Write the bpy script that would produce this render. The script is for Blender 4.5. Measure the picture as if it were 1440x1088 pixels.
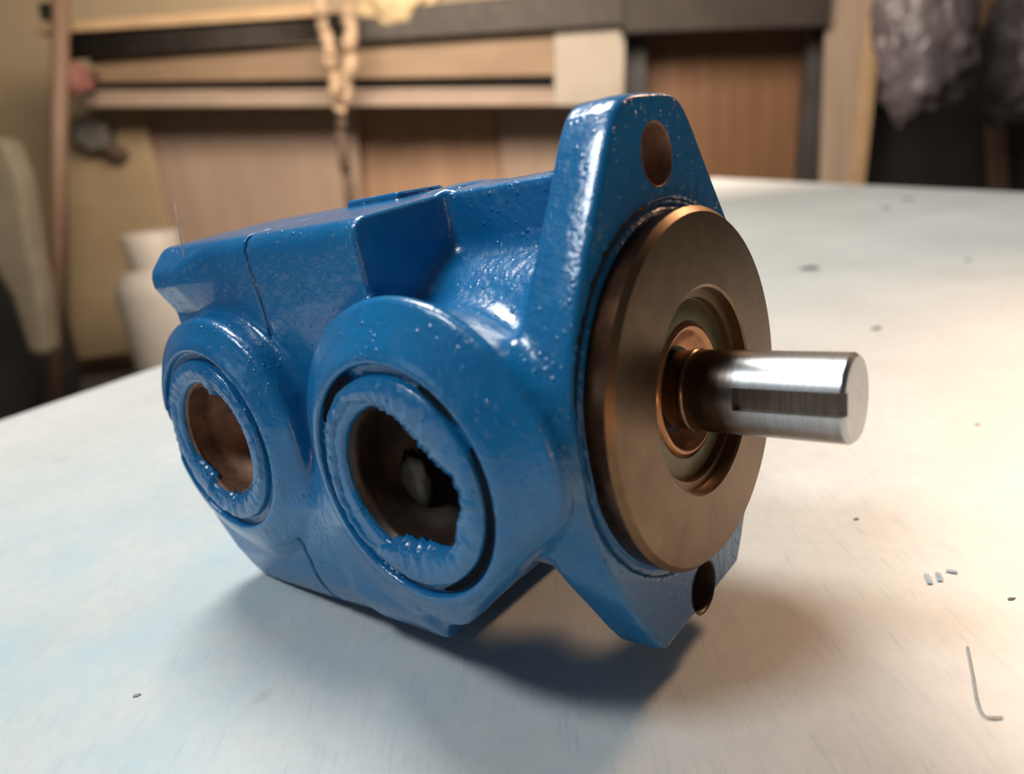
import bpy, bmesh, math, random
import numpy as np
from mathutils import Vector, Matrix, noise
random.seed(3); np.random.seed(3)
for o in list(bpy.data.objects): bpy.data.objects.remove(o)
SC = bpy.context.scene
COL = SC.collection
PI = math.pi

# ---------------------------------------------------------------- camera
RW = np.array([[0.7779168, 0.6190187, -0.1047], [-0.02780, -0.3148812, -0.94872], [-0.61526, 0.71948987, -0.32177]])
CAM = np.array([0.072598, -0.145884, 0.127681])
F = 1011.44; CX, CY = 720.0, 544.0
_q = Matrix(RW.tolist()); _x = Vector(_q[0]).normalized(); _z = Vector(_q[2]).normalized()
_y = _z.cross(_x).normalized(); _x = _y.cross(_z).normalized()
RW = np.array([list(_x), list(_y), list(_z)])
cd = bpy.data.cameras.new('camera'); cam = bpy.data.objects.new('camera', cd); COL.objects.link(cam)
m3 = Matrix([list(_x), list(-_y), list(-_z)]).transposed()
cam.matrix_world = Matrix.Translation(Vector(CAM)) @ m3.to_4x4()
cd.sensor_width = 36; cd.lens = 36 * F / 1440; cd.clip_start = 0.01; cd.clip_end = 50
cd.dof.use_dof = True; cd.dof.focus_distance = 0.180; cd.dof.aperture_fstop = 8.5
SC.camera = cam
SC.view_settings.view_transform = 'Standard'; SC.view_settings.look = 'None'
SC.view_settings.gamma = 1; SC.view_settings.use_curve_mapping = False
SC.view_settings.exposure = 0.0

FW = Vector((RW[2][0], RW[2][1], 0)).normalized()      # horizontal viewing direction
RT = Vector((FW.y, -FW.x, 0))                           # to the right of it
ZF = -0.75                                              # workshop floor
CAMF = Vector((CAM[0], CAM[1], 0))
def loc(r, u, z): return CAMF + RT * r + FW * u + Vector((0, 0, z))
def _ray(px, py): return Vector((RW.T @ np.array([(px - CX) / F, (py - CY) / F, 1.0])).tolist())
def at(px, py, u):
    d = _ray(px, py); return Vector(CAM) + d * (u / d.dot(FW))
def on_table(px, py, z=0.0):
    d = _ray(px, py); return Vector(CAM) + d * ((z - CAM[2]) / d.z)

# ---------------------------------------------------------------- light
w = bpy.data.worlds.new('world'); SC.world = w; w.use_nodes = True
w.node_tree.nodes['Background'].inputs[0].default_value = (0.95, 0.95, 1.0, 1)
w.node_tree.nodes['Background'].inputs[1].default_value = 0.055
def area(name, pos, target, sx, sy, power, col):
    l = bpy.data.lights.new(name, 'AREA'); l.shape = 'RECTANGLE'; l.size = sx; l.size_y = sy
    l.energy = power; l.color = col
    o = bpy.data.objects.new(name, l); COL.objects.link(o); o.location = pos
    o.rotation_euler = (Vector(target) - Vector(pos)).to_track_quat('-Z', 'Y').to_euler()
    return o
area('skylight', (-0.72, 0.34, 1.42), (-0.05, 0.1, 0), 0.60, 0.45, 25, (1.0, 0.96, 0.88))
area('overhead_lamp', (-0.42, -0.69, 1.34), (-0.03, 0, 0.05), 0.30, 0.26, 11, (0.92, 0.97, 1.0))
area('left_window', loc(-1.9, -0.5, 0.55), (-0.1, 0, 0), 0.6, 0.5, 2, (0.60, 0.84, 1.0))
area('background_fill', loc(0.0, 1.62, 0.95), loc(-0.1, 3.4, 0.05), 1.7, 0.5, 74, (1.0, 0.82, 0.66))  # added fill to brighten the background, no lamp stands there
sp = bpy.data.lights.new('warm_lamp', 'SPOT'); sp.energy = 112; sp.color = (1.0, 0.60, 0.34)
sp.spot_size = math.radians(15.5); sp.spot_blend = 1.0; sp.shadow_soft_size = 0.14
so = bpy.data.objects.new('warm_lamp', sp); COL.objects.link(so)
so.location = (0.15, 1.45, 0.90)
so.rotation_euler = (Vector((0.06, 0.15, 0.0)) - so.location).to_track_quat('-Z', 'Y').to_euler()

bl = bpy.data.lights.new('warm_bulb', 'POINT'); bl.energy = 3.0; bl.color = (1.0, 0.50, 0.22); bl.shadow_soft_size = 0.028
bo = bpy.data.objects.new('warm_bulb', bl); COL.objects.link(bo); bo.location = (1.05, -0.70, 0.10)

# ---------------------------------------------------------------- materials
class NT:
    def __init__(s, name):
        s.m = bpy.data.materials.new(name); s.m.use_nodes = True
        s.t = s.m.node_tree; s.b = s.t.nodes['Principled BSDF']
        s.co = s.t.nodes.new('ShaderNodeTexCoord')
    def n(s, kind, **k):
        x = s.t.nodes.new('ShaderNode' + kind)
        for a, v in k.items(): setattr(x, a, v)
        return x
    def l(s, a, b): s.t.links.new(a, b)
    def mapped(s, scale=(1, 1, 1), rot=(0, 0, 0), src='Object'):
        mp = s.n('Mapping'); mp.inputs['Scale'].default_value = scale
        if any(rot):
            m0 = s.n('Mapping'); m0.inputs['Rotation'].default_value = rot
            s.l(s.co.outputs[src], m0.inputs['Vector']); s.l(m0.outputs[0], mp.inputs['Vector'])
        else: s.l(s.co.outputs[src], mp.inputs['Vector'])
        return mp.outputs[0]
    def noise(s, vec, scale, detail=4, rough=0.55):
        x = s.n('TexNoise'); x.inputs['Scale'].default_value = scale; x.inputs['Detail'].default_value = detail
        x.inputs['Roughness'].default_value = rough; s.l(vec, x.inputs['Vector']); return x.outputs[0]
    def ramp(s, fac, stops):
        x = s.n('ValToRGB'); e = x.color_ramp.elements
        while len(e) < len(stops): e.new(0.5)
        for k, (p, c) in enumerate(stops):
            e[k].position = p; e[k].color = (c[0], c[1], c[2], 1) if len(c) == 3 else c
        s.l(fac, x.inputs[0]); return x.outputs[0]
    def mix(s, fac, a, b, mode='MIX'):
        x = s.n('Mix', data_type='RGBA', blend_type=mode)
        for val, i in ((fac, 0), (a, 6), (b, 7)):
            if hasattr(val, 'is_linked') or hasattr(val, 'links'): s.l(val, x.inputs[i])
            elif i == 0: x.inputs[0].default_value = val
            else: x.inputs[i].default_value = (val[0], val[1], val[2], 1)
        return x.outputs[2]
    def math(s, op, a, b=0.0, c=0.0):
        x = s.n('Math', operation=op)
        for i, v in enumerate((a, b, c)):
            if hasattr(v, 'links'): s.l(v, x.inputs[i])
            else: x.inputs[i].default_value = v
        return x.outputs[0]
    def bump(s, h, strength, dist):
        x = s.n('Bump'); x.inputs['Strength'].default_value = strength; x.inputs['Distance'].default_value = dist
        s.l(h, x.inputs['Height']); s.l(x.outputs[0], s.b.inputs['Normal'])
    def set(s, **k):
        for a, v in k.items():
            i = s.b.inputs[a.replace('_', ' ')]
            if hasattr(v, 'links'): s.l(v, i)
            else: i.default_value = (v[0], v[1], v[2], 1) if isinstance(v, tuple) else v
        return s.m
def lin(r, g, b):
    f = lambda c: (c / 255 / 12.92) if c / 255 <= 0.04045 else ((c / 255 + 0.055) / 1.055) ** 2.4
    return (f(r), f(g), f(b))

def blue_paint():
    t = NT('blue_gloss_paint'); v = t.mapped()
    big = t.noise(v, 30, 3)
    col = t.ramp(big, [(0.3, (0.004, 0.125, 0.325)), (0.7, (0.006, 0.172, 0.415))])
    dust = t.noise(v, 120, 6, 0.7)
    col = t.mix(t.math('MULTIPLY', t.ramp(dust, [(0.52, (0, 0, 0)), (0.8, (1, 1, 1))]), 0.22), col, (0.14, 0.24, 0.32))
    # sagging orange peel plus small paint blisters here and there
    vo = t.n('TexVoronoi'); vo.inputs['Scale'].default_value = 620; t.l(v, vo.inputs['Vector'])
    blob = t.ramp(vo.outputs['Distance'], [(0.0, (1, 1, 1)), (0.42, (0, 0, 0))])
    pick = t.n('SeparateColor'); t.l(vo.outputs['Color'], pick.inputs[0])
    sel = t.math('GREATER_THAN', pick.outputs[0], 0.72)
    zone = t.ramp(t.noise(v, 55, 2), [(0.40, (0, 0, 0)), (0.60, (1, 1, 1))])
    blob = t.math('MULTIPLY', t.math('MULTIPLY', blob, sel), zone)
    peel = t.noise(v, 260, 3)
    h = t.math('ADD', t.math('MULTIPLY', peel, 0.8), t.math('MULTIPLY', blob, 0.8))
    t.bump(h, 0.7, 0.0008)
    return t.set(Base_Color=col, Roughness=0.27, Coat_Weight=0.3, Coat_Roughness=0.08, Specular_IOR_Level=0.5)
def metal(name, c1, c2, rough=0.35, metallic=0.9, scale=120, stretch=(1, 1, 1), bump=0.1, bdist=0.0003):
    t = NT(name); v = t.mapped(stretch)
    n = t.noise(v, scale, 6, 0.65)
    t.bump(n, bump, bdist)
    return t.set(Base_Color=t.ramp(n, [(0.32, c1), (0.68, c2)]), Metallic=metallic, Roughness=rough)
def matte(name, c1, c2, scale=8, stretch=(1, 1, 1), rough=0.75, bump=0.15, bdist=0.004, **k):
    t = NT(name); v = t.mapped(stretch)
    n = t.noise(v, scale, 6, 0.6); t.bump(n, bump, bdist)
    return t.set(Base_Color=t.ramp(n, [(0.3, c1), (0.7, c2)]), Roughness=rough, **k)
def table_mat():
    t = NT('white_table_top'); v = t.mapped()
    base = t.ramp(t.noise(v, 9, 4), [(0.35, (0.57, 0.57, 0.545)), (0.65, (0.66, 0.66, 0.635))])
    fine = t.noise(v, 160, 5, 0.65)
    base = t.mix(t.math('MULTIPLY', t.ramp(fine, [(0.35, (1, 1, 1)), (0.6, (0, 0, 0))]), 0.22), base, (0.42, 0.44, 0.45))
    ang = math.radians(-40)
    sv = t.mapped((160, 14, 1), (0, 0, ang))
    st = t.noise(sv, 4, 5, 0.7)
    base = t.mix(t.math('MULTIPLY', t.ramp(st, [(0.54, (0, 0, 0)), (0.80, (1, 1, 1))]), 0.5), base, (0.25, 0.31, 0.38))
    sv2 = t.mapped((60, 260, 1), (0, 0, math.radians(25)))
    st2 = t.noise(sv2, 1.3, 3, 0.7)
    base = t.mix(t.math('MULTIPLY', t.ramp(st2, [(0.64, (0, 0, 0)), (0.76, (1, 1, 1))]), 0.25), base, (0.33, 0.36, 0.40))
    blue = t.noise(v, 15, 5, 0.65)          # blue stains and the cool foreground light, both tinted into the white top
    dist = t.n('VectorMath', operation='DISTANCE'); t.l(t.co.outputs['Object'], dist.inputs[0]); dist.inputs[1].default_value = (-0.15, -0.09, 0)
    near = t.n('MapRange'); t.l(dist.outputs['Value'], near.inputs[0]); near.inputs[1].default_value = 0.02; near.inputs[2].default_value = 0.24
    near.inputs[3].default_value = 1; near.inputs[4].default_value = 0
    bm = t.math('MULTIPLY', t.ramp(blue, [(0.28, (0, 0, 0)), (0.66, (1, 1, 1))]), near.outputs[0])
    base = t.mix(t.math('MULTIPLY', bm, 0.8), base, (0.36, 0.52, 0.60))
    vo = t.n('TexVoronoi'); vo.inputs['Scale'].default_value = 26; t.l(t.mapped((1, 0.6, 1)), vo.inputs['Vector'])
    sp_ = t.ramp(vo.outputs['Distance'], [(0.03, (1, 1, 1)), (0.075, (0, 0, 0))])
    base = t.mix(t.math('MULTIPLY', sp_, 0.35), base, (0.25, 0.24, 0.22))
    t.bump(fine, 0.06, 0.0004)
    return t.set(Base_Color=base, Roughness=0.46, Specular_IOR_Level=0.35)

M = {}
M['blue'] = blue_paint()
M['pilot'] = metal('tarnished_brown_steel', (0.14, 0.084, 0.046), (0.22, 0.138, 0.078), 0.38, 1.0, 70, (1, 1, 1), 0.10)
M['pilot_side'] = metal('scorched_dark_steel', (0.018, 0.011, 0.009), (0.12, 0.052, 0.024), 0.30, 0.8, 160, (0.6, 1, 1), 0.3)
M['seal'] = metal('olive_seal_case', (0.10, 0.085, 0.040), (0.19, 0.155, 0.080), 0.4, 0.6, 120)
M['lip'] = metal('copper_brown_lip', (0.36, 0.15, 0.058), (0.50, 0.24, 0.11), 0.26, 0.8, 100)
M['dark'] = matte('dark_rubber', (0.010, 0.008, 0.007), (0.02, 0.016, 0.014), 200, rough=0.5, bump=0.05, bdist=0.0002)
def shaft_mat():
    t = NT('ground_steel'); v = t.mapped((25, 1, 1)); n = t.noise(v, 90, 6, 0.65)
    sep = t.n('SeparateXYZ'); t.l(t.co.outputs['Object'], sep.inputs[0])
    e = t.math('ADD', sep.outputs[0], t.math('MULTIPLY', t.math('SUBTRACT', t.noise(t.mapped(), 220, 4), 0.5), 0.006))
    mr = t.n('MapRange'); t.l(e, mr.inputs[0]); mr.inputs[1].default_value = 0.0125; mr.inputs[2].default_value = 0.0175
    col = t.mix(mr.outputs[0], t.ramp(n, [(0.3, (0.13, 0.085, 0.055)), (0.7, (0.22, 0.16, 0.11))]), t.ramp(n, [(0.3, (0.42, 0.43, 0.44)), (0.7, (0.62, 0.63, 0.64))]))
    t.bump(n, 0.15, 0.0002)
    return t.set(Base_Color=col, Metallic=1.0, Roughness=0.33)
M['shaft'] = shaft_mat()
M['shade'] = matte('dark_blue_shade', (0.004, 0.007, 0.012), (0.010, 0.016, 0.024), 200, rough=0.9, bump=0.05, bdist=0.0002, Specular_IOR_Level=0.1)  # blue-black for the shade painted into the port groove
M['shaft_brown'] = metal('heat_browned_steel', (0.13, 0.085, 0.055), (0.22, 0.16, 0.11), 0.28, 1.0, 90, (25, 1, 1), 0.12, 0.0002)
M['slot'] = metal('milled_brown_steel', (0.16, 0.12, 0.09), (0.26, 0.20, 0.16), 0.42, 1.0, 90, (25, 1, 1), 0.1, 0.0002)
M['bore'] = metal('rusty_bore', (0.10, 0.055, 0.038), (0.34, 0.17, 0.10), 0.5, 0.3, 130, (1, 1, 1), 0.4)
M['bore_dark'] = metal('dark_brown_bore', (0.020, 0.016, 0.014), (0.075, 0.045, 0.030), 0.42, 0.4, 110, (1, 1, 1), 0.3)  # darker brown version of the bore metal
M['lit_grey'] = metal('grey_lit_patch', (0.10, 0.10, 0.09), (0.17, 0.165, 0.15), 0.5, 0.3, 200)  # grey for the lit patch on the port wall
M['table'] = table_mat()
M['graphite'] = matte('graphite_mark', (0.22, 0.22, 0.21), (0.36, 0.36, 0.34), 300, bump=0.0)
M['bluesmear'] = matte('blue_smear', (0.20, 0.28, 0.36), (0.42, 0.48, 0.52), 400, bump=0.0)

# ---------------------------------------------------------------- object helpers
def obj(name, bm, mat, parent=None, smooth=True, **props):
    if isinstance(bm, bmesh.types.BMesh):
        me = bpy.data.meshes.new(name); bm.normal_update(); bm.to_mesh(me); bm.free()
    else: me = bm
    me.materials.append(mat)
    if smooth: me.polygons.foreach_set('use_smooth', [True] * len(me.polygons))
    o = bpy.data.objects.new(name, me); COL.objects.link(o)
    if parent: o.parent = parent
    for k, v in props.items(): o[k] = v
    return o
def thing(name, label, cat, pos=(0, 0, 0), group=None):
    o = bpy.data.objects.new(name, None); COL.objects.link(o); o.location = pos; o.empty_display_size = 0.05
    tag(o, label, cat, group); return o
def tag(o, label, cat, group=None):
    o['label'] = label; o['category'] = cat
    if group: o['group'] = group
    return o
def sharp(o, deg=35):
    me = o.data
    me.set_sharp_from_angle(angle=math.radians(deg))
    return o
def ring_loft(bm, rings, closed=True, cap0=False, cap1=False):
    vs = [[bm.verts.new(p) for p in r] for r in rings]
    n = len(rings[0])
    for a, b in zip(vs, vs[1:]):
        for i in range(n if closed else n - 1):
            j = (i + 1) % n
            bm.faces.new((a[i], a[j], b[j], b[i]))
    if cap0: bm.faces.new(vs[0][::-1])
    if cap1: bm.faces.new(vs[-1])
    return vs
def lathe_x(profile, n=96, cap0=False, cap1=False):
    bm = bmesh.new()
    rings = [[(x, r * math.cos(2 * PI * i / n), r * math.sin(2 * PI * i / n)) for i in range(n)] for x, r in profile]
    ring_loft(bm, rings, True, cap0, cap1); bmesh.ops.recalc_face_normals(bm, faces=bm.faces); return bm
def lathe_axis(profile, origin, axis, n=48, cap0=False, cap1=False):
    ax = Vector(axis).normalized(); q = Vector((0, 0, 1)).rotation_difference(ax).to_matrix()
    bm = bmesh.new()
    rings = [[Vector(origin) + q @ Vector((r * math.cos(2 * PI * i / n), r * math.sin(2 * PI * i / n), h)) for i in range(n)] for h, r in profile]
    ring_loft(bm, rings, True, cap0, cap1); bmesh.ops.recalc_face_normals(bm, faces=bm.faces); return bm
def prism(pts, back, bev=0.0, seg=2):
    """pts: world polygon (front face); back: extrusion vector."""
    bm = bmesh.new(); back = Vector(back)
    a = [bm.verts.new(p) for p in pts]; b = [bm.verts.new(Vector(p) + back) for p in pts]
    n = len(pts)
    bm.faces.new(a); bm.faces.new(b[::-1])
    for i in range(n):
        j = (i + 1) % n; bm.faces.new((a[j], a[i], b[i], b[j]))
    bmesh.ops.recalc_face_normals(bm, faces=bm.faces)
    if bev: bmesh.ops.bevel(bm, geom=list(bm.edges), offset=bev, segments=seg, affect='EDGES', profile=0.5)
    return bm
def tube(path, radii, n=10, caps=True, flat=1.0):
    bm = bmesh.new(); rings = []; path = [Vector(p) for p in path]
    up = Vector((0, 0, 1))
    for i, p in enumerate(path):
        d = (path[min(i + 1, len(path) - 1)] - path[max(i - 1, 0)]).normalized()
        s = d.cross(up if abs(d.z) < 0.95 else Vector((1, 0, 0))).normalized(); t = s.cross(d)
        r = radii[i] if hasattr(radii, '__len__') else radii
        rings.append([p + s * (r * math.cos(2 * PI * k / n)) + t * (r * flat * math.sin(2 * PI * k / n)) for k in range(n)])
    ring_loft(bm, rings, True, caps, caps); bmesh.ops.recalc_face_normals(bm, faces=bm.faces); return bm
def catmull(pts, per=8, closed=False):
    pts = [np.array(p, float) for p in pts]; n = len(pts); out = []
    for i in range(n if closed else n - 1):
        p0 = pts[(i - 1) % n] if closed or i > 0 else pts[0]; p1 = pts[i]; p2 = pts[(i + 1) % n]
        p3 = pts[(i + 2) % n] if closed or i < n - 2 else pts[-1]
        for k in range(per):
            t = k / per
            out.append(0.5 * ((2 * p1) + (p2 - p0) * t + (2 * p0 - 5 * p1 + 4 * p2 - p3) * t * t + (3 * p1 - p0 - 3 * p2 + p3) * t ** 3))
    if not closed: out.append(pts[-1])
    return out

# ---------------------------------------------------------------- room shell
def wallbox(name, r0, r1, u0, u1, z0, z1, mat):
    bm = prism([loc(r0, u0, z0), loc(r1, u0, z0), loc(r1, u0, z1), loc(r0, u0, z1)], FW * (u1 - u0))
    return obj(name, bm, mat, None, False, kind='structure')
M['wall'] = matte('tan_plaster', (0.44, 0.345, 0.22), (0.54, 0.43, 0.28), 3, rough=0.85)
M['floor'] = matte('dark_concrete', (0.085, 0.075, 0.068), (0.15, 0.135, 0.12), 4, rough=0.8)
M['ceil'] = matte('dim_ceiling', (0.22, 0.20, 0.17), (0.28, 0.26, 0.22), 3, rough=0.9)
wallbox('wall_back', -3.4, 4.2, 3.75, 3.87, ZF, 1.95, M['wall'])
wallbox('wall_left', -3.52, -3.4, -1.5, 3.87, ZF, 1.95, M['wall'])
wallbox('wall_right', 4.2, 4.32, -1.5, 3.87, ZF, 1.95, M['ceil'])
wallbox('floor', -3.52, 4.32, -2.2, 3.87, ZF - 0.1, ZF, M['floor'])

# ---------------------------------------------------------------- table
tbl = thing('work_table', 'white topped workshop table, scuffed and smeared with blue, under the blue pump', 'table', (0, 0, 0))
A = on_table(0, 590, 0); B = on_table(230, 512, 0)
Cc = on_table(1010, 250.5, 0); D = on_table(1440, 270, 0)
dAB = (B - A).normalized(); dCD = (D - Cc).normalized()
def isect(p, d, q, e):
    k = ((q - p).x * e.y - (q - p).y * e.x) / (d.x * e.y - d.y * e.x); return p + d * k
corner = isect(A, dAB, D, dCD)
poly = [A - dAB * 0.75, A - dAB * 0.75 + Vector((1.75, -0.1, 0)), D + dCD * 0.62, corner]
poly = [Vector((p.x, p.y, 0)) for p in poly]
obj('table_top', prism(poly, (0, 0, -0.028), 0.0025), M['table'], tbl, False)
M['tleg'] = metal('grey_painted_leg', (0.11, 0.12, 0.12), (0.16, 0.165, 0.165), 0.5, 0.2)
cen = sum(poly, Vector()) / 4
for p in poly:
    c = p.lerp(cen, 0.10)
    obj('table_leg', prism([c + Vector((sx * .025, sy * .025, -0.028)) for sx, sy in ((-1, -1), (1, -1), (1, 1), (-1, 1))], (0, 0, ZF + 0.028), 0.003), M['tleg'], tbl, False)
def flat_stroke(name, pix, width, mat, z=0.0004):
    pts = [on_table(x, y) for x, y in pix]; bm = bmesh.new(); L = []; Rr = []
    for i, p in enumerate(pts):
        d = (pts[min(i + 1, len(pts) - 1)] - pts[max(i - 1, 0)]).normalized(); s = Vector((-d.y, d.x, 0)) * width * (0.4 + 0.6 * noise.noise((i * .9, width * 999, 1.0)) ** 2 + 0.2)
        L.append(bm.verts.new(p + s + Vector((0, 0, z)))); Rr.append(bm.verts.new(p - s + Vector((0, 0, z))))
    for i in range(len(pts) - 1): bm.faces.new((L[i], L[i + 1], Rr[i + 1], Rr[i]))
    bmesh.ops.recalc_face_normals(bm, faces=bm.faces)
    return obj(name, bm, mat, tbl)
flat_stroke('scratch', catmull([(1360, 910), (1368, 950), (1374, 985), (1385, 1008), (1410, 1010)], 6), 0.00045, M['graphite'])
for pix in ([(1302, 808), (1308, 822)], [(1318, 806), (1322, 818)], [(1330, 803), (1346, 806)]):
    flat_stroke('blue_smear', catmull([pix[0], ((pix[0][0] + pix[1][0]) / 2 + 1, (pix[0][1] + pix[1][1]) / 2), pix[1]], 5), 0.0011, M['bluesmear'])
M['chip'] = matte('brown_grit', (0.10, 0.09, 0.075), (0.22, 0.20, 0.17), 300, bump=0.1, bdist=0.0005)
chips = [((1140, 378), 26, 'longest of the brown flakes lying behind the pump on the white table'),
         ((1233, 462), 15, 'dark grit flake on the white table above the steel shaft'),
         ((1078, 480), 9, 'small grit flake peeking out beside the right rim of the brown disc'),
         ((1246, 292), 12, 'tan grit flake near the far edge of the white table'),
         ((1276, 281), 12, 'grey grit flake at the far edge of the white table, right of the tan flake'),
         ((1362, 366), 9, 'lone grey flake at the far right of the table top'),
         ((1374, 597), 7, 'small speck on the table to the right of the shaft end'),
         ((1422, 842), 10, 'dark speck at the right border of the table beside the blue smear'),
         ((1204, 730), 9, 'dark speck on the table below the steel shaft'),
         ((192, 978), 10, 'grey speck on the near left of the white table')]
for k, ((px, py), wpx, lab) in enumerate(chips):
    p = on_table(px, py); dist = (p - Vector(CAM)).length; L = wpx * dist / F
    bm = bmesh.new(); bmesh.ops.create_icosphere(bm, subdivisions=2, radius=1)
    for v in bm.verts:
        q = 1 + 0.45 * noise.noise(v.co * 1.3 + Vector((k * 7, 0, 0)))
        v.co = Vector((v.co.x * L * .5 * q, v.co.y * L * .28 * q, max(v.co.z, -0.1) * L * .14))
    zmin = min(v.co.z for v in bm.verts)
    for v in bm.verts: v.co.z -= zmin
    o = tag(obj('grit_flake', bm, M['chip'] if k < 9 else M['graphite']), lab, 'flake', 'grit flakes on the table top')
    o.location = p; o.rotation_euler.z = math.atan2(RT.y, RT.x) + (-0.25 if k == 0 else 0.4 * math.sin(k))

# ---------------------------------------------------------------- the pump: cast iron body as a distance field (mm)
def smin(a, b, k):
    h = np.clip(0.5 + 0.5 * (b - a) / k, 0, 1); return b + (a - b) * h - k * h * (1 - h)
def smax(a, b, k): return -smin(-a, -b, k)
def rbox(x, y, z, c, h, r):
    qx = np.abs(x - c[0]) - (h[0] - r); qy = np.abs(y - c[1]) - (h[1] - r); qz = np.abs(z - c[2]) - (h[2] - r)
    return np.sqrt(np.maximum(qx, 0) ** 2 + np.maximum(qy, 0) ** 2 + np.maximum(qz, 0) ** 2) + np.minimum(np.maximum(qx, np.maximum(qy, qz)), 0) - r
def rcyl(d, hlo, hhi, t, R, r):
    """d radial distance, t axial coordinate"""
    c = (hlo + hhi) / 2; h = (hhi - hlo) / 2
    qx = d - (R - r); qy = np.abs(t - c) - (h - r)
    return np.sqrt(np.maximum(qx, 0) ** 2 + np.maximum(qy, 0) ** 2) + np.minimum(np.maximum(qx, qy), 0) - r
half = [(0, 66), (8, 65.8), (13.5, 64.2), (18, 59.5), (24, 50), (30.5, 40), (36, 31.5), (41, 22), (44.5, 11), (45.6, 0),
        (44.3, -14), (39.5, -28), (34, -39), (26.5, -51.5), (18.5, -61.5), (10.5, -66.8), (0, -68)]
outl = np.array([p for p in half] + [(-y, z) for y, z in half[-2:0:-1]])
outl = np.array(catmull(outl, 3, True))
def sd_poly(y, z):
    shp = y.shape; y = y.ravel(); z = z.ravel(); d2 = np.full(y.shape, 1e9); s = np.ones(y.shape)
    n = len(outl)
    for i in range(n):
        a = outl[i]; b = outl[i - 1]; e = b - a
        wx = y - a[0]; wz = z - a[1]; t = np.clip((wx * e[0] + wz * e[1]) / (e @ e), 0, 1)
        d2 = np.minimum(d2, (wx - e[0] * t) ** 2 + (wz - e[1] * t) ** 2)
        c1 = z >= a[1]; c2 = z < b[1]; c3 = e[0] * wz > e[1] * wx
        f = (c1 & c2 & c3) | (~c1 & ~c2 & ~c3); s = np.where(f, -s, s)
    return (s * np.sqrt(d2)).reshape(shp)
gy = np.arange(-60, 60.01, 0.5); gz = np.arange(-76, 76.01, 0.5)
PT = sd_poly(*np.meshgrid(gy, gz, indexing='ij'))
def poly_d(y, z):
    fy = np.clip((y + 60) / 0.5, 0, len(gy) - 1.001); fz = np.clip((z + 76) / 0.5, 0, len(gz) - 1.001)
    iy = fy.astype(int); iz = fz.astype(int); ty = fy - iy; tz = fz - iz
    return (PT[iy, iz] * (1 - ty) + PT[iy + 1, iz] * ty) * (1 - tz) + (PT[iy, iz + 1] * (1 - ty) + PT[iy + 1, iz + 1] * ty) * tz
PORTS = ((-39.0, -4.5, 57.0), (-120.0, -4.0, 55.0))
FZ = [-58, -46, -31, -21, -8, 6, 36, 54]; FY = [44.5, 48.0, 50.3, 51.3, 46.5, 41.5, 43.0, 44.0]
WN = (0.687, -0.727)                       # right-hand edge of the apron under the front port
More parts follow.
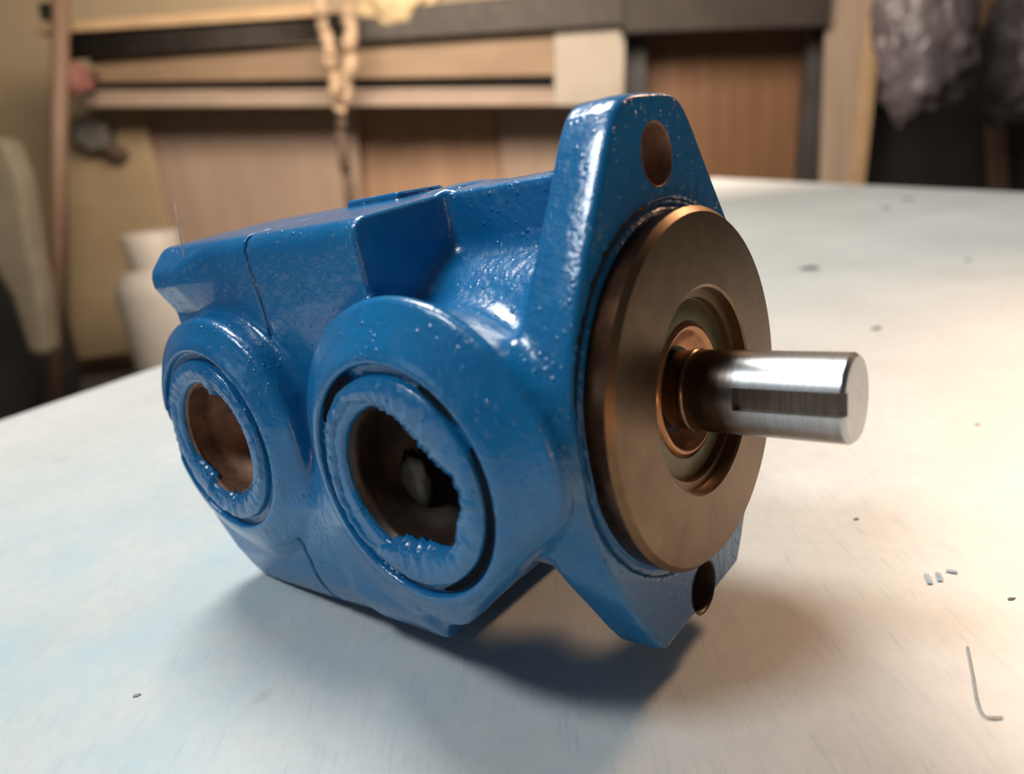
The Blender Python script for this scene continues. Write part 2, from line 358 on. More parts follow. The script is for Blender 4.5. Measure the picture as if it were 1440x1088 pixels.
def sdf(x, y, z):
    rad = np.sqrt(y * y + z * z); ya = np.abs(y); t = -y
    # mounting flange plate
    p2 = poly_d(y, z) - 0.35 + 0.024 * np.clip(x + 6.0, 0, 6.5) ** 2; r = 1.0
    qx = p2 + r; qy = np.abs(x + 6.0) - (6.0 - r)
    flange = np.sqrt(np.maximum(qx, 0) ** 2 + np.maximum(qy, 0) ** 2) + np.minimum(np.maximum(qx, qy), 0) - r
    fat = 5.8 * np.clip(-z / 18.0, 0, 1) * np.clip((x + 42.0) / 12.0, 0, 1)
    neck = rcyl(rad - fat, -70.0, -8.0, x, 40.5, 3.0)
    # main block and cover: crowned on top, long top edges chamfered, flanks waisted above and skirted below
    flank = np.interp(z, FZ, FY) + 4.0 * np.clip((z - 32.0) / 8.0, 0, 1) * np.clip((-x - 118) / 14, 0, 1)
    flank = np.where(y < 0, flank, np.minimum(flank, 46.0))
    crown = z - (53.8 - 0.065 * ya)
    blk = rbox(x, y, z, (-99.5, 0, -2.0), (47.5, 60.0, 57.5), 2.0)
    blk = smax(blk, crown, 1.5)
    blk = smax(blk, (ya * 0.74 + z * 0.67) - 64.6, 1.5)
    blk = smax(blk, (ya * 0.8 - z * 0.6) - 66.8 - 3.3 * np.clip((-x - 65) / 60, 0, 1), 2.5)
    blk = smax(blk, (ya - flank) * 0.93, 2.0)
    d = smin(neck, blk, 5.0)
    rib = smax(rbox(x, y, z, (-34, 0, 33), (25, 13.0, 21.5), 3.0), crown, 1.5)
    d = smin(d, rib, 4.0)
    d = smin(d, flange, 9.0)
    # raised name plate pad on top
    d = smin(d, rbox(x, y, z, (-82, -2, 53.4), (11, 9, 1.9), 0.8), 0.8)
    boss1 = None
    for k, (px, pz, yf) in enumerate(PORTS):
        pr = np.sqrt((x - px) ** 2 + (z - pz) ** 2)
        under = 0.42 * np.maximum(49.0 - t, 0)                     # falls away behind the shoulder
        body = smax(pr - (39.3 if k == 0 else 35.3) + under * (1.0 if k == 0 else 0.3), np.maximum(t - yf, 15.0 - t), 1.5) * 0.9
        cone = (pr - 28.0) * 0.50 + (t - yf) * 0.866              # bevel from the face rim back to the shoulder
        body = smax(body, cone, 1.2)
        if k == 0:
            wd = WN[0] * (x - px) + WN[1] * (z - pz) - 30.5 + under * 1.1
            body = smax(body, wd * 0.9, 3.0)                       # lower right of the boss is cut off straight
            ap = np.maximum(np.maximum(wd, z - pz), np.maximum(-56.5 - z, -(x + 75)))
            ap = np.maximum(ap, x + 15.0)
            ap = smax(ap, np.maximum((t - flank) * 0.93, 18.0 - t), 2.0) * 0.9
            ap = smax(ap, (ya * 0.8 - z * 0.6) - 66.3, 2.5)
            body = smin(body, ap, 3.0)
        d = smin(d, body, 6.5 if k == 0 else 4.0)
        if k: boss1 = body
    d = smax(d, (-x - 147.0), 1.5)
    d = smax(d, (-x - 147.0) * 0.93 + (-z - 36.0) * 0.40, 2.5)
    d = smax(d, -(z + 57.6), 1.0)
    for k, (px, pz, yf) in enumerate(PORTS):
        pr = np.sqrt((x - px) ** 2 + (z - pz) ** 2)
        # ring groove round the opening, then the bore
        d = smax(d, -np.maximum(np.abs(pr - 25.4) - 1.3, yf - 2.2 - t), 0.8)
        d = smax(d, -np.maximum(pr - 17.5, 22.0 - t), 1.5)
    # parting line between body and cover, hidden where the rear boss overhangs it
    d = np.maximum(d, -np.maximum(np.maximum(np.abs(x + 97.0) - 0.65, -(d + 0.9)), 1.2 - boss1))
    # bolt holes, seal seat, and the groove round the pilot
    for s in (1, -1):
        d = np.maximum(d, -np.maximum(np.sqrt(y * y + (z - s * 53.2) ** 2) - 6.6, -x - 26.0))
    d = np.maximum(d, -np.maximum(rad - 22.0, -x - 9.0))
    d = smax(d, -np.maximum(np.abs(rad - 42.6) - 0.9, -x - 0.7), 0.3)
    return d
def surface_nets(fn, lo, hi, h):
    ax = [np.arange(lo[i], hi[i] + h, h, dtype=np.float32) for i in range(3)]
    Fv = np.empty([len(a) for a in ax], np.float32)
    for i in range(0, len(ax[0]), 16):
        X, Y, Z = np.meshgrid(ax[0][i:i + 16], ax[1], ax[2], indexing='ij'); Fv[i:i + 16] = fn(X, Y, Z)
    S = Fv < 0
    n = np.array(Fv.shape) - 1
    def cor(Q, a, b, c): return Q[a:a + n[0], b:b + n[1], c:c + n[2]]
    cs = sum(cor(S, a, b, c).astype(np.int8) for a in (0, 1) for b in (0, 1) for c in (0, 1))
    act = (cs > 0) & (cs < 8)
    idx = -np.ones(act.shape, np.int64); ii = np.argwhere(act); idx[act] = np.arange(len(ii))
    acc = np.zeros((len(ii), 3)); cnt = np.zeros(len(ii))
    cv = {(a, b, c): Fv[ii[:, 0] + a, ii[:, 1] + b, ii[:, 2] + c] for a in (0, 1) for b in (0, 1) for c in (0, 1)}
    for axis in range(3):
        for p in (0, 1):
            for q in (0, 1):
                c0 = [p, q]; c0.insert(axis, 0); c1 = [p, q]; c1.insert(axis, 1)
                f0 = cv[tuple(c0)]; f1 = cv[tuple(c1)]; mk = (f0 < 0) != (f1 < 0)
                t = np.where(mk, f0 / np.where(mk, f0 - f1, 1), 0)
                pos = np.tile(np.array(c0, float), (len(ii), 1)); pos[:, axis] += t
                acc[mk] += pos[mk]; cnt[mk] += 1
    V = (ii + acc / cnt[:, None]) * h + np.array(lo)
    quads = []
    for axis in range(3):
        o1, o2 = [(1, 2), (2, 0), (0, 1)][axis]
        sl0 = [slice(1, None)] * 3; sl1 = [slice(1, None)] * 3
        sl0[axis] = slice(0, n[axis]); sl1[axis] = slice(1, n[axis] + 1)
        sl0[o1] = slice(1, n[o1]); sl1[o1] = slice(1, n[o1]); sl0[o2] = slice(1, n[o2]); sl1[o2] = slice(1, n[o2])
        s0 = S[tuple(sl0)]; s1 = S[tuple(sl1)]
        e = np.argwhere(s0 != s1); flip = s1[tuple(e.T)]
        base = e.copy(); base[:, o1] += 1; base[:, o2] += 1
        def g(d1, d2):
            b = base.copy(); b[:, o1] -= d1; b[:, o2] -= d2; return idx[tuple(b.T)]
        q = np.stack([g(1, 1), g(0, 1), g(0, 0), g(1, 0)], 1)
        q[flip] = q[flip][:, ::-1]; quads.append(q)
    Q = np.concatenate(quads)
    return V, Q
def grad(P, e=0.25):
    g = np.zeros_like(P)
    for i in range(3):
        a = P.copy(); b = P.copy(); a[:, i] += e; b[:, i] -= e
        g[:, i] = sdf(*a.T) - sdf(*b.T)
    return g / (2 * e)
HS = 0.85
V, Q = surface_nets(sdf, (-150.0, -63.0, -72.0), (3.0, 50.0, 69.0), HS)
for _ in range(3):
    g = grad(V, 0.3); f = sdf(*V.T); gl = np.maximum((g * g).sum(1), 0.25)
    V = V - np.clip(f / gl, -0.4, 0.4)[:, None] * g * 0.8
g = grad(V, 0.5); N = g / np.maximum(np.linalg.norm(g, axis=1), 1e-6)[:, None]

tilt = math.asin(0.08)
pump = thing('hydraulic_pump', 'glossy blue hydraulic vane pump with keyed steel shaft and two torn open ports', 'pump', (0, 0, 0.06875))
pump.rotation_euler = (0, -tilt, 0)
def casting(name, sel, parent):
    q = Q[sel]; used = np.unique(q); remap = -np.ones(len(V), np.int64); remap[used] = np.arange(len(used))
    me = bpy.data.meshes.new(name)
    me.from_pydata((V[used] * 0.001).tolist(), [], remap[q].tolist()); me.update()
    me.polygons.foreach_set('use_smooth', [True] * len(me.polygons))
    me.normals_split_custom_set_from_vertices(N[used].tolist())
    return obj(name, me, M['blue'], parent)
cx = V[Q].mean(1)
isf = cx[:, 0] > -12.6
isc = (cx[:, 0] < -97.0) | ((np.hypot(cx[:, 0] - PORTS[1][0], cx[:, 2] - PORTS[1][1]) < 38.5) & (cx[:, 1] < -45.5) & (cx[:, 0] < -80) & (cx[:, 2] > -30))
housing = casting('front_housing', ~isf & ~isc, pump)
flange = casting('mounting_flange', isf, pump)
cover = casting('rear_cover', isc, pump)

def mm(bm):
    bmesh.ops.scale(bm, vec=(0.001,) * 3, verts=bm.verts); return bm
# bare pilot disc with its counterbore, scorched rim, seal and shaft
pil = obj('pilot_disc', mm(lathe_x([(5.0, 41.5), (6.4, 40.2), (6.4, 24.2), (6.0, 23.6), (3.6, 23.4), (3.4, 21.4), (1.6, 21.2), (1.4, 20.6)], 128)), M['pilot'], pump, label='bare brown pilot face'); sharp(pil, 30)
sharp(obj('pilot_rim', mm(lathe_x([(-0.8, 41.2), (4.0, 41.5), (5.0, 41.5)], 128)), M['pilot_side'], pil, label='scorched dark rim'), 30)
seal = obj('shaft_seal', mm(lathe_x([(1.4, 21.4), (1.7, 20.8), (1.7, 16.2), (1.0, 15.6)], 96)), M['seal'], pump, label='olive seal case'); sharp(seal, 40)
obj('seal_lip', mm(lathe_x([(1.0, 15.8), (2.2, 15.2), (2.3, 14.4), (1.2, 13.4), (-1.0, 11.4), (-1.6, 10.2)], 96)), M['lip'], seal, label='copper brown lip')
obj('seal_bottom', mm(lathe_x([(-1.4, 11.6), (-2.2, 9.0)], 64)), M['dark'], seal)
# keyed shaft: circle section with a slot, lofted along X
KW = 4.9; KD = 2.6; KA = math.radians(10); RS = 9.4; X0, X1 = 15.9, 38.2
def section(x, R, slot):
    ha = math.asin(KW / 2 / RS); pts = []
    n = 72; a0 = PI - KA                       # slot faces -Y, tipped up by KA
    for i in range(n + 1):
        a = a0 + ha + (2 * PI - 2 * ha) * i / n; pts.append((x, R * math.cos(a), R * math.sin(a)))
    dy, dz = math.cos(a0), math.sin(a0); ty, tz = -dz, dy
    rr = (RS - KD) if slot else None
    for s in (-1, -0.98, -0.5, 0, 0.5, 0.98, 1):
        off = s * KW / 2
        if slot: b = (RS - KD) if abs(s) < 1 else RS - KD * .98
        else: b = math.sqrt(R * R - off * off)
        pts.append((x, dy * b + ty * off, dz * b + tz * off))
    return pts
bm = bmesh.new()
ring_loft(bm, [section(9.0, RS, False), section(X0, RS, False), section(X0 + .01, RS, True)] + [section(X0 + (X1 - 0.9 - X0) * k / 3, RS, True) for k in (1, 2, 3)] + [section(X1, RS - 0.8, True)], True, False, True)
bmesh.ops.recalc_face_normals(bm, faces=bm.faces)
for fc in bm.faces:
    c = fc.calc_center_median()
    if X0 < c.x < X1 - .05 and math.hypot(c.y, c.z) < RS - 1.2 and abs(fc.normal.x) < .5: fc.material_index = 1
shaft = obj('keyed_shaft', mm(bm), M['shaft'], pump, label='bright ground steel shaft with open keyway'); sharp(shaft, 28); shaft.data.materials.append(M['slot'])
sharp(obj('shaft_shoulder', mm(lathe_x([(-3.0, 9.0), (3.0, 9.3), (3.6, 9.75), (4.2, 9.75), (4.6, 9.42), (9.05, 9.41)], 72)), M['shaft_brown'], shaft, label='brown tarnished shaft root'), 28)
# paint scraped off the flange beside the pilot
bm = bmesh.new(); ra = []; rb = []
for i in range(90):
    a = math.radians(100 + 75 * i / 89); e = math.sin(PI * i / 89) ** .5
    r1 = 43.7 + e * (0.9 + 1.1 * noise.noise((i * .35, 3, 1)) + .5 * noise.noise((i * 1.1, 7, 2)))
    ra.append(bm.verts.new((0.12, 43.45 * math.cos(a), 43.45 * math.sin(a)))); rb.append(bm.verts.new((0.12, r1 * math.cos(a), r1 * math.sin(a))))
for i in range(89): bm.faces.new((ra[i], rb[i], rb[i + 1], ra[i + 1]))
bmesh.ops.recalc_face_normals(bm, faces=bm.faces)
obj('scraped_patch', mm(bm), M['dark'], flange, label='black scraped patch beside the brown disc')
# bolt hole bores
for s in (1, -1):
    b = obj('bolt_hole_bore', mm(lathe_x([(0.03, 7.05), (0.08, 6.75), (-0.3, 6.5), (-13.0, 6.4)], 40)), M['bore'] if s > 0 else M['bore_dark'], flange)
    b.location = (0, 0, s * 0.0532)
# bores of the two ports, their back walls and what can be seen inside
def port(k, px, pz, yface, holes, parent, lift):
    YF = -yface
    cxp, czp = px, pz
    bore = obj('port_bore', mm(lathe_axis([(YFa, r) for YFa, r in ((-yface + 1.4, 17.6), (-54.4 + 57 - yface, 17.0), (-53.4, 16.3), (-52.6, 17.0), (-51.0, 16.3), (-50.2, 17.0), (-48.6, 16.3), (-47.8, 17.0), (-46.0, 16.0), (-38.0, 15.6), (-37.0, 13.0), (-23.0, 12.6))], (0, 0, 0), (0, 1, 0), 64, False, True)), M['bore'] if k else M['bore_dark'], parent, label='rusty threaded bore' if k else 'dark brown bore')
    bore.location = (cxp * .001, 0, czp * .001)
    # torn skin of paint left over the opening: outer ring fixed to the face, inner edge ragged and curling
    n = 220; bm = bmesh.new(); rings = [[], [], [], [], [], []]; back = [[], [], [], [], [], []]
    hp = [np.array(h, float) - (cxp, czp) for h in holes]
    ang = np.array([math.atan2(h[1], h[0]) for h in hp]); rr = np.array([np.hypot(*h) for h in hp])
    od = np.argsort(ang); ang = ang[od]; rr = rr[od]
    for i in range(n):
        a = -PI + 2 * PI * i / n
        ri = np.interp(a, np.r_[ang - 2 * PI, ang, ang + 2 * PI], np.r_[rr, rr, rr])
        q = Vector((math.cos(a) * 3, math.sin(a) * 3, k * 9.0))
        ri += 0.9 * noise.noise(q * 1.1) + 0.75 * noise.noise(q * 3.7) + 0.35 * noise.noise(q * 9)
        ri = min(ri, 21.3); ro = 23.9 + 0.5 * noise.noise(q * 2 + Vector((5, 5, 5)))
        curl = 1.3 + 1.2 * noise.noise(q * 0.8 + Vector((9, 2, 4))) + 0.6 * noise.noise(q * 3)
        prof = [(ro, -0.1), (ro - 0.8, 0.2), (ro * .75 + ri * .25, .25 + .3 * curl + .5 * noise.noise(q * 4.3)), (ro * .45 + ri * .55, .1 + 0.35 * curl + .7 * noise.noise(q * 3.1)), (ro * .15 + ri * .85, -.2 + 0.2 * curl + .5 * noise.noise(q * 6.0)), (ri, -1.2 - 0.8 * curl)]
        for j, (r_, h_) in enumerate(prof):
            rings[j].append((cxp + r_ * math.cos(a), YF - h_, czp + r_ * math.sin(a)))
            back[j].append((cxp + r_ * math.cos(a), YF - h_ + (0.7 if j else 0.3), czp + r_ * math.sin(a)))
    ring_loft(bm, rings + back[::-1], True)
    bmesh.ops.recalc_face_normals(bm, faces=bm.faces)
    obj('torn_paint_film', mm(bm), M['blue'], parent, label='ragged blue paint film torn open over the port')
    return bore
fb = port(0, *PORTS[0], [(-55.0, 7.8), (-50.5, 11.6), (-43, 12.8), (-36, 10.0), (-31, 4.5), (-28.1, 2), (-22.1, -1.8), (-21.9, -4.9), (-24, -11), (-26.7, -17.1), (-35, -18.5), (-43.2, -18.8), (-50, -20.5), (-56.5, -18.0), (-59.0, -10), (-58.2, -3.1)], housing, 1)
port(1, *PORTS[1], [(-119 + (x_ + 114.4) * 1.1, -4 + (z_ + 4) * 1.08) for x_, z_ in [(-127.9, 7.4), (-121.1, 11.7), (-114, 12.6), (-108, 12.4), (-110.3, 8.2), (-102.6, 5.1), (-97, -8.7), (-101.1, -13.4), (-111, -18), (-121.8, -19.9), (-124, -15), (-132.7, -1.9)]], cover, 1)
bm = bmesh.new(); bmesh.ops.create_icosphere(bm, subdivisions=3, radius=1)  # lump added where light catches the wall of the bore
for v in bm.verts: v.co = v.co * (1 + .30 * noise.noise(v.co * 1.6) + .08 * noise.noise(v.co * 4)); v.co = Vector((v.co.x * 5.0, v.co.y * 2.6, v.co.z * 7.5))
o = obj('lit_wall_patch', mm(bm), M['lit_grey'], fb, label='grey lump added for the lit patch on the port wall'); o.location = (-0.0115, -0.0420, -0.0085)

bm = bmesh.new()  # dark arcs laid in to paint the shade inside the deep groove
for a0, a1 in ((-75, 25), (112, 152), (40, 62)):
    prev = None
    for i in range(41):
        a = math.radians(a0 + (a1 - a0) * i / 40); e = math.sin(PI * i / 40) ** .4
        q = Vector((math.cos(a) * 4, math.sin(a) * 4, 2)); w_ = e * (1.15 + .5 * noise.noise(q * 1.7))
        r0 = 25.3 - w_; r1 = 25.5 + w_ * .8
        cur = [bm.verts.new((PORTS[0][0] + r_ * math.cos(a), -55.35 - h_, PORTS[0][1] + r_ * math.sin(a))) for r_, h_ in ((r0, .75), (25.4, 0.1), (r1, .75))]
        if prev:
            for j in (0, 1): bm.faces.new((prev[j], prev[j + 1], cur[j + 1], cur[j]))
        prev = cur
bmesh.ops.recalc_face_normals(bm, faces=bm.faces)
obj('groove_shade', mm(bm), M['shade'], housing, label='black painted shade in the groove round the front port')

# thin fibre standing on the rear of the pump
M['fibre'] = matte('pale_fibre', (0.55, 0.46, 0.42), (0.6, 0.5, 0.46), 50, bump=0)
_d = at(263, 380, 1.0) - Vector(CAM); _k = 0.2078 / _d.dot(Vector(_z)); _f0 = Vector(CAM) + _d * _k
tag(obj('pale_fibre', tube([_f0 + Vector((0, 0, -0.001)), _f0 + Vector((0.0006, 0, 0.008)), _f0 + Vector((0.0006, 0.001, 0.019))], [0.00022, 0.00018, 0.0001], 6), M['fibre']), 'thin pale fibre sticking up from the rear top edge of the blue pump', 'fibre')

# ---------------------------------------------------------------- background
def board(name, pix, u, thick, mat, label=None, cat=None, parent=None, bev=0.004, group=None, floor=False):
    """pix: outline as (px, py) or (px, py, u); a slab of the given thickness standing at depth u"""
    pts = [at(p[0], p[1], p[2] if len(p) > 2 else u) for p in pix]
    if floor:                                  # the last two corners run on down to the workshop floor
        for a, b in ((1, 2), (0, 3)):
            d = pts[b] - pts[a]; pts[b] = pts[a] + d * ((ZF - pts[a].z) / d.z)
    o = obj(name, prism(pts, FW * thick, bev), mat, parent, False)
    if label: tag(o, label, cat, group)
    return o
M['oak'] = matte('tan_plank', (0.34, 0.23, 0.125), (0.46, 0.32, 0.18), 10, (1, 1, 6), 0.7)
M['pole'] = matte('brown_pole', (0.15, 0.095, 0.062), (0.21, 0.135, 0.09), 10, (6, 6, 1), 0.6)
M['steel_dark'] = metal('dark_bar', (0.022, 0.019, 0.016), (0.045, 0.037, 0.031), 0.6, 0.4, 20)
M['pale'] = matte('pale_cream_board', (0.27, 0.235, 0.19), (0.32, 0.285, 0.235), 4, rough=0.6)
M['tanboard'] = matte('tan_front_board', (0.18, 0.118, 0.066), (0.235, 0.158, 0.095), 4, (1, 1, 2), 0.6)
M['rail'] = matte('pinkish_rail', (0.26, 0.195, 0.145), (0.33, 0.25, 0.19), 6, rough=0.6)
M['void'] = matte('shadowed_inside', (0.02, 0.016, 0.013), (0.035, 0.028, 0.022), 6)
M['ply'] = matte('pinkish_plywood', (0.31, 0.22, 0.165), (0.38, 0.28, 0.21), 3, (3, 3, 0.4), 0.7)
M['ply2'] = matte('orange_plywood', (0.32, 0.19, 0.115), (0.41, 0.26, 0.165), 3, (4, 4, 0.3), 0.7)
M['card'] = matte('cardboard', (0.30, 0.225, 0.130), (0.38, 0.29, 0.175), 5, rough=0.85)
M['door'] = matte('orange_wood_door', (0.155, 0.078, 0.038), (0.215, 0.115, 0.06), 4, (6, 6, 0.5), 0.5)
M['greyplank'] = matte('grey_brown_plank', (0.27, 0.21, 0.16), (0.37, 0.29, 0.22), 5, (5, 5, 0.4), 0.75)
M['charcoal'] = matte('charcoal_paint', (0.030, 0.029, 0.030), (0.055, 0.052, 0.052), 5, rough=0.6)
M['bottle'] = matte('white_grey_enamel', (0.36, 0.33, 0.29), (0.43, 0.40, 0.36), 5, rough=0.5)
M['rag'] = matte('yellowed_rag', (0.38, 0.29, 0.16), (0.50, 0.40, 0.24), 14, rough=0.9, bump=0.4, bdist=0.01)
M['olive'] = matte('olive_sacking', (0.15, 0.13, 0.092), (0.21, 0.18, 0.13), 9, rough=0.9, bump=0.4, bdist=0.01)
M['red'] = matte('red_cloth', (0.15, 0.05, 0.04), (0.24, 0.10, 0.085), 12)
M['greyiron'] = metal('grey_iron', (0.12, 0.115, 0.105), (0.22, 0.21, 0.19), 0.55, 0.4, 20)
t = NT('clouded_plastic'); v = t.mapped(); nn = t.noise(v, 9, 5, 0.65)
t.bump(nn, 0.6, 0.03)
M['plastic'] = t.set(Base_Color=t.ramp(nn, [(0.35, (0.08, 0.07, 0.08)), (0.7, (0.20, 0.175, 0.19))]), Roughness=0.4, Transmission_Weight=0.25, Specular_IOR_Level=0.6)

# leaning sheets below the cabinet, back to front
board('plywood_sheet', [(470, 120), (800, 120), (780, 420), (490, 420)], 3.50, 0.018, M['ply2'], 'orange brown sheet leaning under the right half of the long cabinet', 'sheet', floor=True)
board('plywood_sheet', [(700, 130), (880, 130), (862, 420), (716, 420)], 3.44, 0.018, M['ply'], 'brown sheet with dark edge leaning under the pale end panel, behind the flange', 'sheet', floor=True)
board('plywood_sheet', [(188, 130), (500, 130), (520, 520), (290, 560)], 3.38, 0.02, M['ply'], 'large pinkish sheet leaning with a slanted left edge above the gas bottle', 'sheet', floor=True)
board('cardboard_sheet', [(92, 140), (196, 140), (252, 372), (262, 470), (178, 496), (108, 505), (98, 480)], 3.30, 0.012, M['card'], 'tan cardboard sheet with a torn lower edge behind the thin pole', 'cardboard')
# long cabinet
cab = thing('long_cabinet', 'long pale cabinet with a dark slot and a blank end panel above the leaning sheets', 'cabinet', at(500, 150, 3.05))
def child(parent, name, pix, u, thick, mat, bev=0.003):
    o = board(name, pix, u, thick, mat, bev=bev)
    o.parent = parent; o.matrix_parent_inverse = Matrix.Translation(-parent.location)
    return o
child(cab, 'front_board', [(124, 78), (792, 42), (792, 106), (140, 116)], 3.05, 0.02, M['tanboard'])
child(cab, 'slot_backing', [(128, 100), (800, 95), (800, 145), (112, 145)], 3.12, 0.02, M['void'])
child(cab, 'bottom_rail', [(112, 134), (792, 131), (792, 148), (116, 150)], 3.04, 0.09, M['rail'])
child(cab, 'end_panel', [(780, 36), (880, 30), (877, 150), (780, 148)], 3.03, 0.14, M['pale'])
child(cab, 'inner_rail', [(135, 127), (780, 124), (780, 130), (135, 133)], 3.09, 0.02, M['rail'], 0.001)
child(cab, 'cabinet_top', [(124, 84), (880, 44), (880, 50), (124, 90)], 3.075, 0.28, M['pale'])
# rack of timber and bars on top
board('timber_plank', [(50, 34), (450, 4), (450, 22), (50, 48)], 2.95, 0.10, M['oak'], 'pale timber plank lying on the dark bars at the top left', 'plank')
for k, (ya, yb, w_, uu) in enumerate(((55, 24, 11, 3.0), (67, 37, 11, 3.0), (79, 50, 11, 3.0))):
    a, b = at(92, ya, uu), at(480, yb, uu)
    tag(obj('steel_bar', tube([a, b], w_ / F * uu * .5, 12), M['steel_dark']), ['uppermost dark bar under the pale timber plank', 'middle dark bar between two others under the timber plank', 'lowest dark bar resting above the long cabinet'][k], 'bar', 'dark bars stored on the rack')
board('dark_beam', [(480, 18), (885, -22), (885, 34), (480, 60)], 2.98, 0.12, M['steel_dark'], 'thick dark beam over the right half of the long cabinet', 'beam')
board('dark_lintel', [(878, -40), (1172, -40), (1166, 36), (878, 46)], 2.95, 0.15, M['void'], 'almost black beam above the orange wooden door', 'beam')
board('iron_block', [(52, 4), (80, 2), (82, 24), (56, 28)], 2.93, 0.06, M['steel_dark'], 'small dark block on the end of the timber plank beside the pole', 'block')
# ropes / twisted cloth
tw = thing('twisted_cloth', 'two pale twisted strips of cloth with a dark tail hanging before the long cabinet', 'cloth', at(485, 0, 2.84))
def twist(name, pix, rad, u, mat, wob=6, ph=0):
    pts = catmull([(x, y) for x, y in pix], 10); n = len(pts)
    path = [at(p[0] + wob * math.sin(i * .55 + ph), p[1], u + 0.012 * math.cos(i * .55 + ph)) - tw.location for i, p in enumerate(pts)]
    r = [rad * (0.8 + 0.25 * math.sin(i * .4 + ph) ** 2) for i in range(n)]
    return obj(name, tube(path, r, 12), mat, tw)
M['strip'] = matte('brown_strip', (0.27, 0.19, 0.12), (0.40, 0.29, 0.19), 30, rough=0.9)
M['strip2'] = matte('dark_brown_strip', (0.07, 0.045, 0.032), (0.12, 0.08, 0.055), 30, rough=0.9)
twist('cloth_strip', [(448, -10), (456, 40), (466, 90), (472, 130), (478, 160)], 0.024, 2.82, M['strip'], 2)
twist('cloth_strip', [(486, -10), (492, 40), (492, 80), (486, 120), (482, 145)], 0.028, 2.84, M['strip'], 2, 2)
twist('cloth_tail', [(478, 120), (481, 200), (487, 240), (494, 300)], 0.022, 2.83, M['strip2'], 1, 1)
bm = bmesh.new(); bmesh.ops.create_icosphere(bm, subdivisions=4, radius=1)
for v in bm.verts:
    q = 1 + .35 * noise.noise(v.co * 2.1) + .15 * noise.noise(v.co * 5)
    v.co = RT * (v.co.x * .16 * q) + FW * (v.co.y * .07 * q) + Vector((0, 0, v.co.z * .085 * q))
o = tag(obj('yellowed_rag', bm, M['rag']), 'crumpled yellowed rag on the dark beam at the top of the picture', 'rag'); o.location = at(556, 2, 3.02)
# thin pole at left
a, b = at(87, -60, 2.8), at(76, 560, 2.8); b2 = a + (b - a) * ((ZF - a.z) / (b.z - a.z))
tag(obj('wooden_pole', tube([a, b2], [0.028, 0.027], 16), M['pole']), 'thin reddish brown pole standing on the floor at the left', 'pole')
# bracket on the cardboard and red scrap
br = thing('iron_bracket', 'grey iron bracket bolted to the cardboard sheet right of the pole', 'bracket', at(128, 188, 3.2))
def bc(name, pix, u, th, mat): return child(br, name, pix, u, th, mat, 0.004)
bc('plate', [(104, 166), (146, 172), (150, 206), (128, 212), (104, 196)], 3.20, 0.09, M['greyiron'])
bc('brown_shadow', [(140, 196), (172, 214), (170, 226), (136, 208)], 3.22, 0.07, M['strip2'])  # shadow beside the bracket plate, built as a dark brown strip
bm = bmesh.new(); bmesh.ops.create_icosphere(bm, subdivisions=3, radius=.055)
for v in bm.verts: v.co *= 1 + .4 * noise.noise(v.co * 30)
o = tag(obj('red_rag', bm, M['red']), 'small dull red scrap at the left end of the long cabinet', 'rag'); o.location = at(106, 110, 2.9)
# gas bottle
gb_top = at(222, 372, 2.75); r_g = 62 / F * 2.75
gas = thing('gas_bottle', 'pale grey gas bottle with a valve collar standing left of the pump', 'gas bottle', (gb_top.x, gb_top.y, ZF))
hg = gb_top.z - ZF
obj('cylinder_body', lathe_axis([(0, r_g * .8), (0.02, r_g * .97), (0.06, r_g), (hg - 0.10, r_g), (hg - 0.05, r_g * .93), (hg - 0.015, r_g * .72), (hg, r_g * .40), (hg + .01, 0.01)], (0, 0, 0), (0, 0, 1), 48, True, True), M['bottle'], gas)
cb = obj('valve_collar', lathe_axis([(hg - 0.02, r_g * .56), (hg + 0.11, r_g * .60), (hg + 0.12, r_g * .57), (hg + 0.11, r_g * .53), (hg - 0.02, r_g * .5)], (0, 0, 0), (0, 0, 1), 32), M['bottle'], gas)
obj('valve', lathe_axis([(hg - .01, .018), (hg + .05, .018), (hg + .06, .030), (hg + .08, .030), (hg + .085, .005)], (0, 0, 0), (0, 0, 1), 16, True, True), M['greyiron'], gas)
# olive sack at the left border and dark thing under it
sack = [(-40, 190), (6, 196), (28, 250), (40, 330), (58, 420), (66, 500), (40, 500), (14, 420), (-40, 330)]
o = board('folded_sacking', sack, 2.5, 0.10, M['olive'], 'olive grey folded sacking leaning at the left border', 'sack', bev=0.02)
board('slate_box', [(-60, 392), (6, 392), (42, 478), (60, 545), (60, 640), (-60, 640)], 2.9, 0.3, M['charcoal'], 'dark box on the floor behind the olive sacking', 'box')
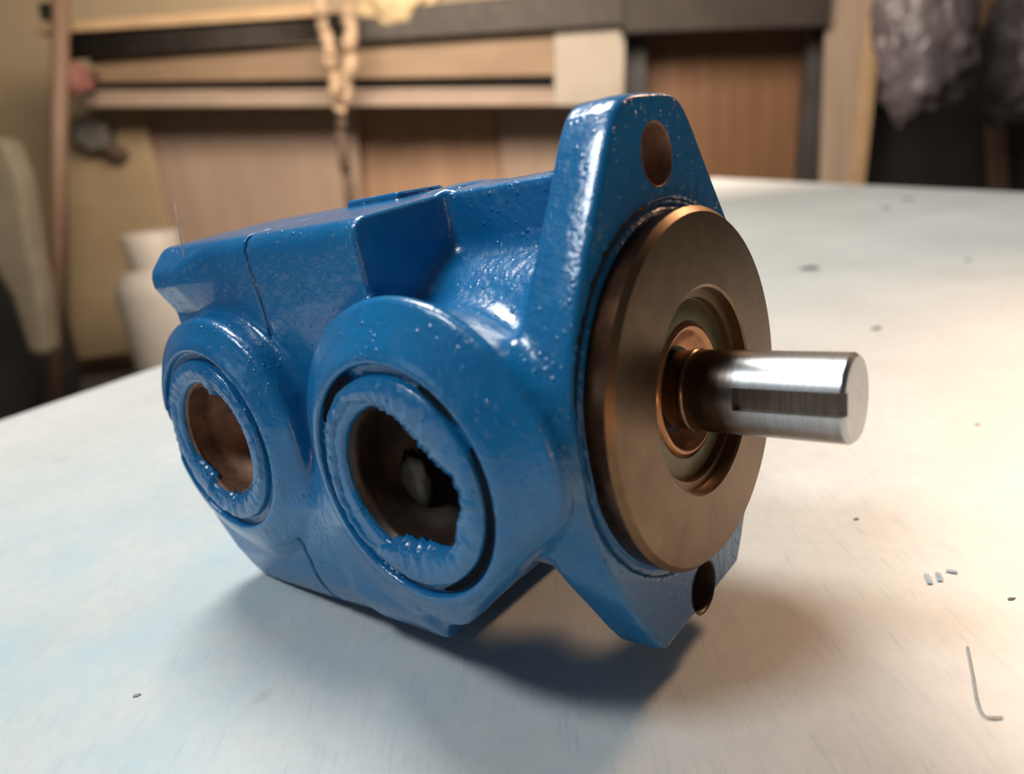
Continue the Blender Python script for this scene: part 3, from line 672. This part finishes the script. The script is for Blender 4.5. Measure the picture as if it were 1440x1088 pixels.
# right side
board('wooden_door_panel', [(905, 30), (1146, 24), (1126, 300), (908, 300)], 3.30, 0.03, M['door'], 'orange brown wooden panel leaning behind the top ear of the flange', 'door panel', floor=True)
board('dark_upright', [(878, 20), (908, 20), (912, 300), (878, 300)], 3.15, 0.08, M['charcoal'], 'dark upright post between the cabinet end panel and the orange panel', 'post', floor=True)
board('dark_upright', [(1144, 10), (1172, 10), (1158, 300), (1124, 300)], 3.14, 0.08, M['charcoal'], 'dark upright strip for the shaded gap right of the orange panel', 'post', floor=True)  # dark strip put in for the shade of an open gap
board('grey_plank', [(1168, -60), (1236, -60), (1204, 300), (1154, 300)], 3.0, 0.03, M['greyplank'], 'grey brown plank leaning right of the dark gap', 'plank', floor=True)
board('pale_batten', [(1232, -60), (1252, -60), (1212, 300), (1196, 300)], 2.97, 0.03, M['oak'], 'pale narrow batten along the right edge of the grey plank', 'batten', floor=True)
board('dark_cupboard', [(1215, -60), (1560, -60), (1560, 330), (1200, 330)], 3.3, 0.3, M['charcoal'], 'dark cupboard front behind the plastic bag at the right', 'cupboard', floor=True)
board('brown_strip_board', [(1378, -60), (1402, -60), (1412, 130), (1388, 130)], 3.22, 0.03, M['pole'], 'brown vertical strip of wood behind the plastic bag', 'batten', floor=True)
def lump(name, px, py, u, rx, ry, rz, mat, label, cat, seed):
    bm = bmesh.new(); bmesh.ops.create_icosphere(bm, subdivisions=5, radius=1)
    for v in bm.verts:
        s = Vector((seed, 0, 0)); d = v.co.copy()
        q = 1 + .30 * noise.noise(d * 1.6 + s) + .22 * abs(noise.noise(d * 3.4 + s)) + .10 * abs(noise.noise(d * 8 + s))
        v.co = RT * (d.x * rx * q) + FW * (d.y * ry * q) + Vector((0, 0, d.z * rz * q))
    o = tag(obj(name, bm, mat), label, cat); o.location = at(px, py, u); return o
lump('plastic_bag', 1300, 50, 2.66, .17, .10, .25, M['plastic'], 'crumpled greyish purple plastic bag hanging at the right', 'bag', 3)
lump('plastic_bag', 1452, 80, 2.92, .22, .09, .24, M['plastic'], 'second dark plastic bag at the right border of the picture', 'bag', 11)
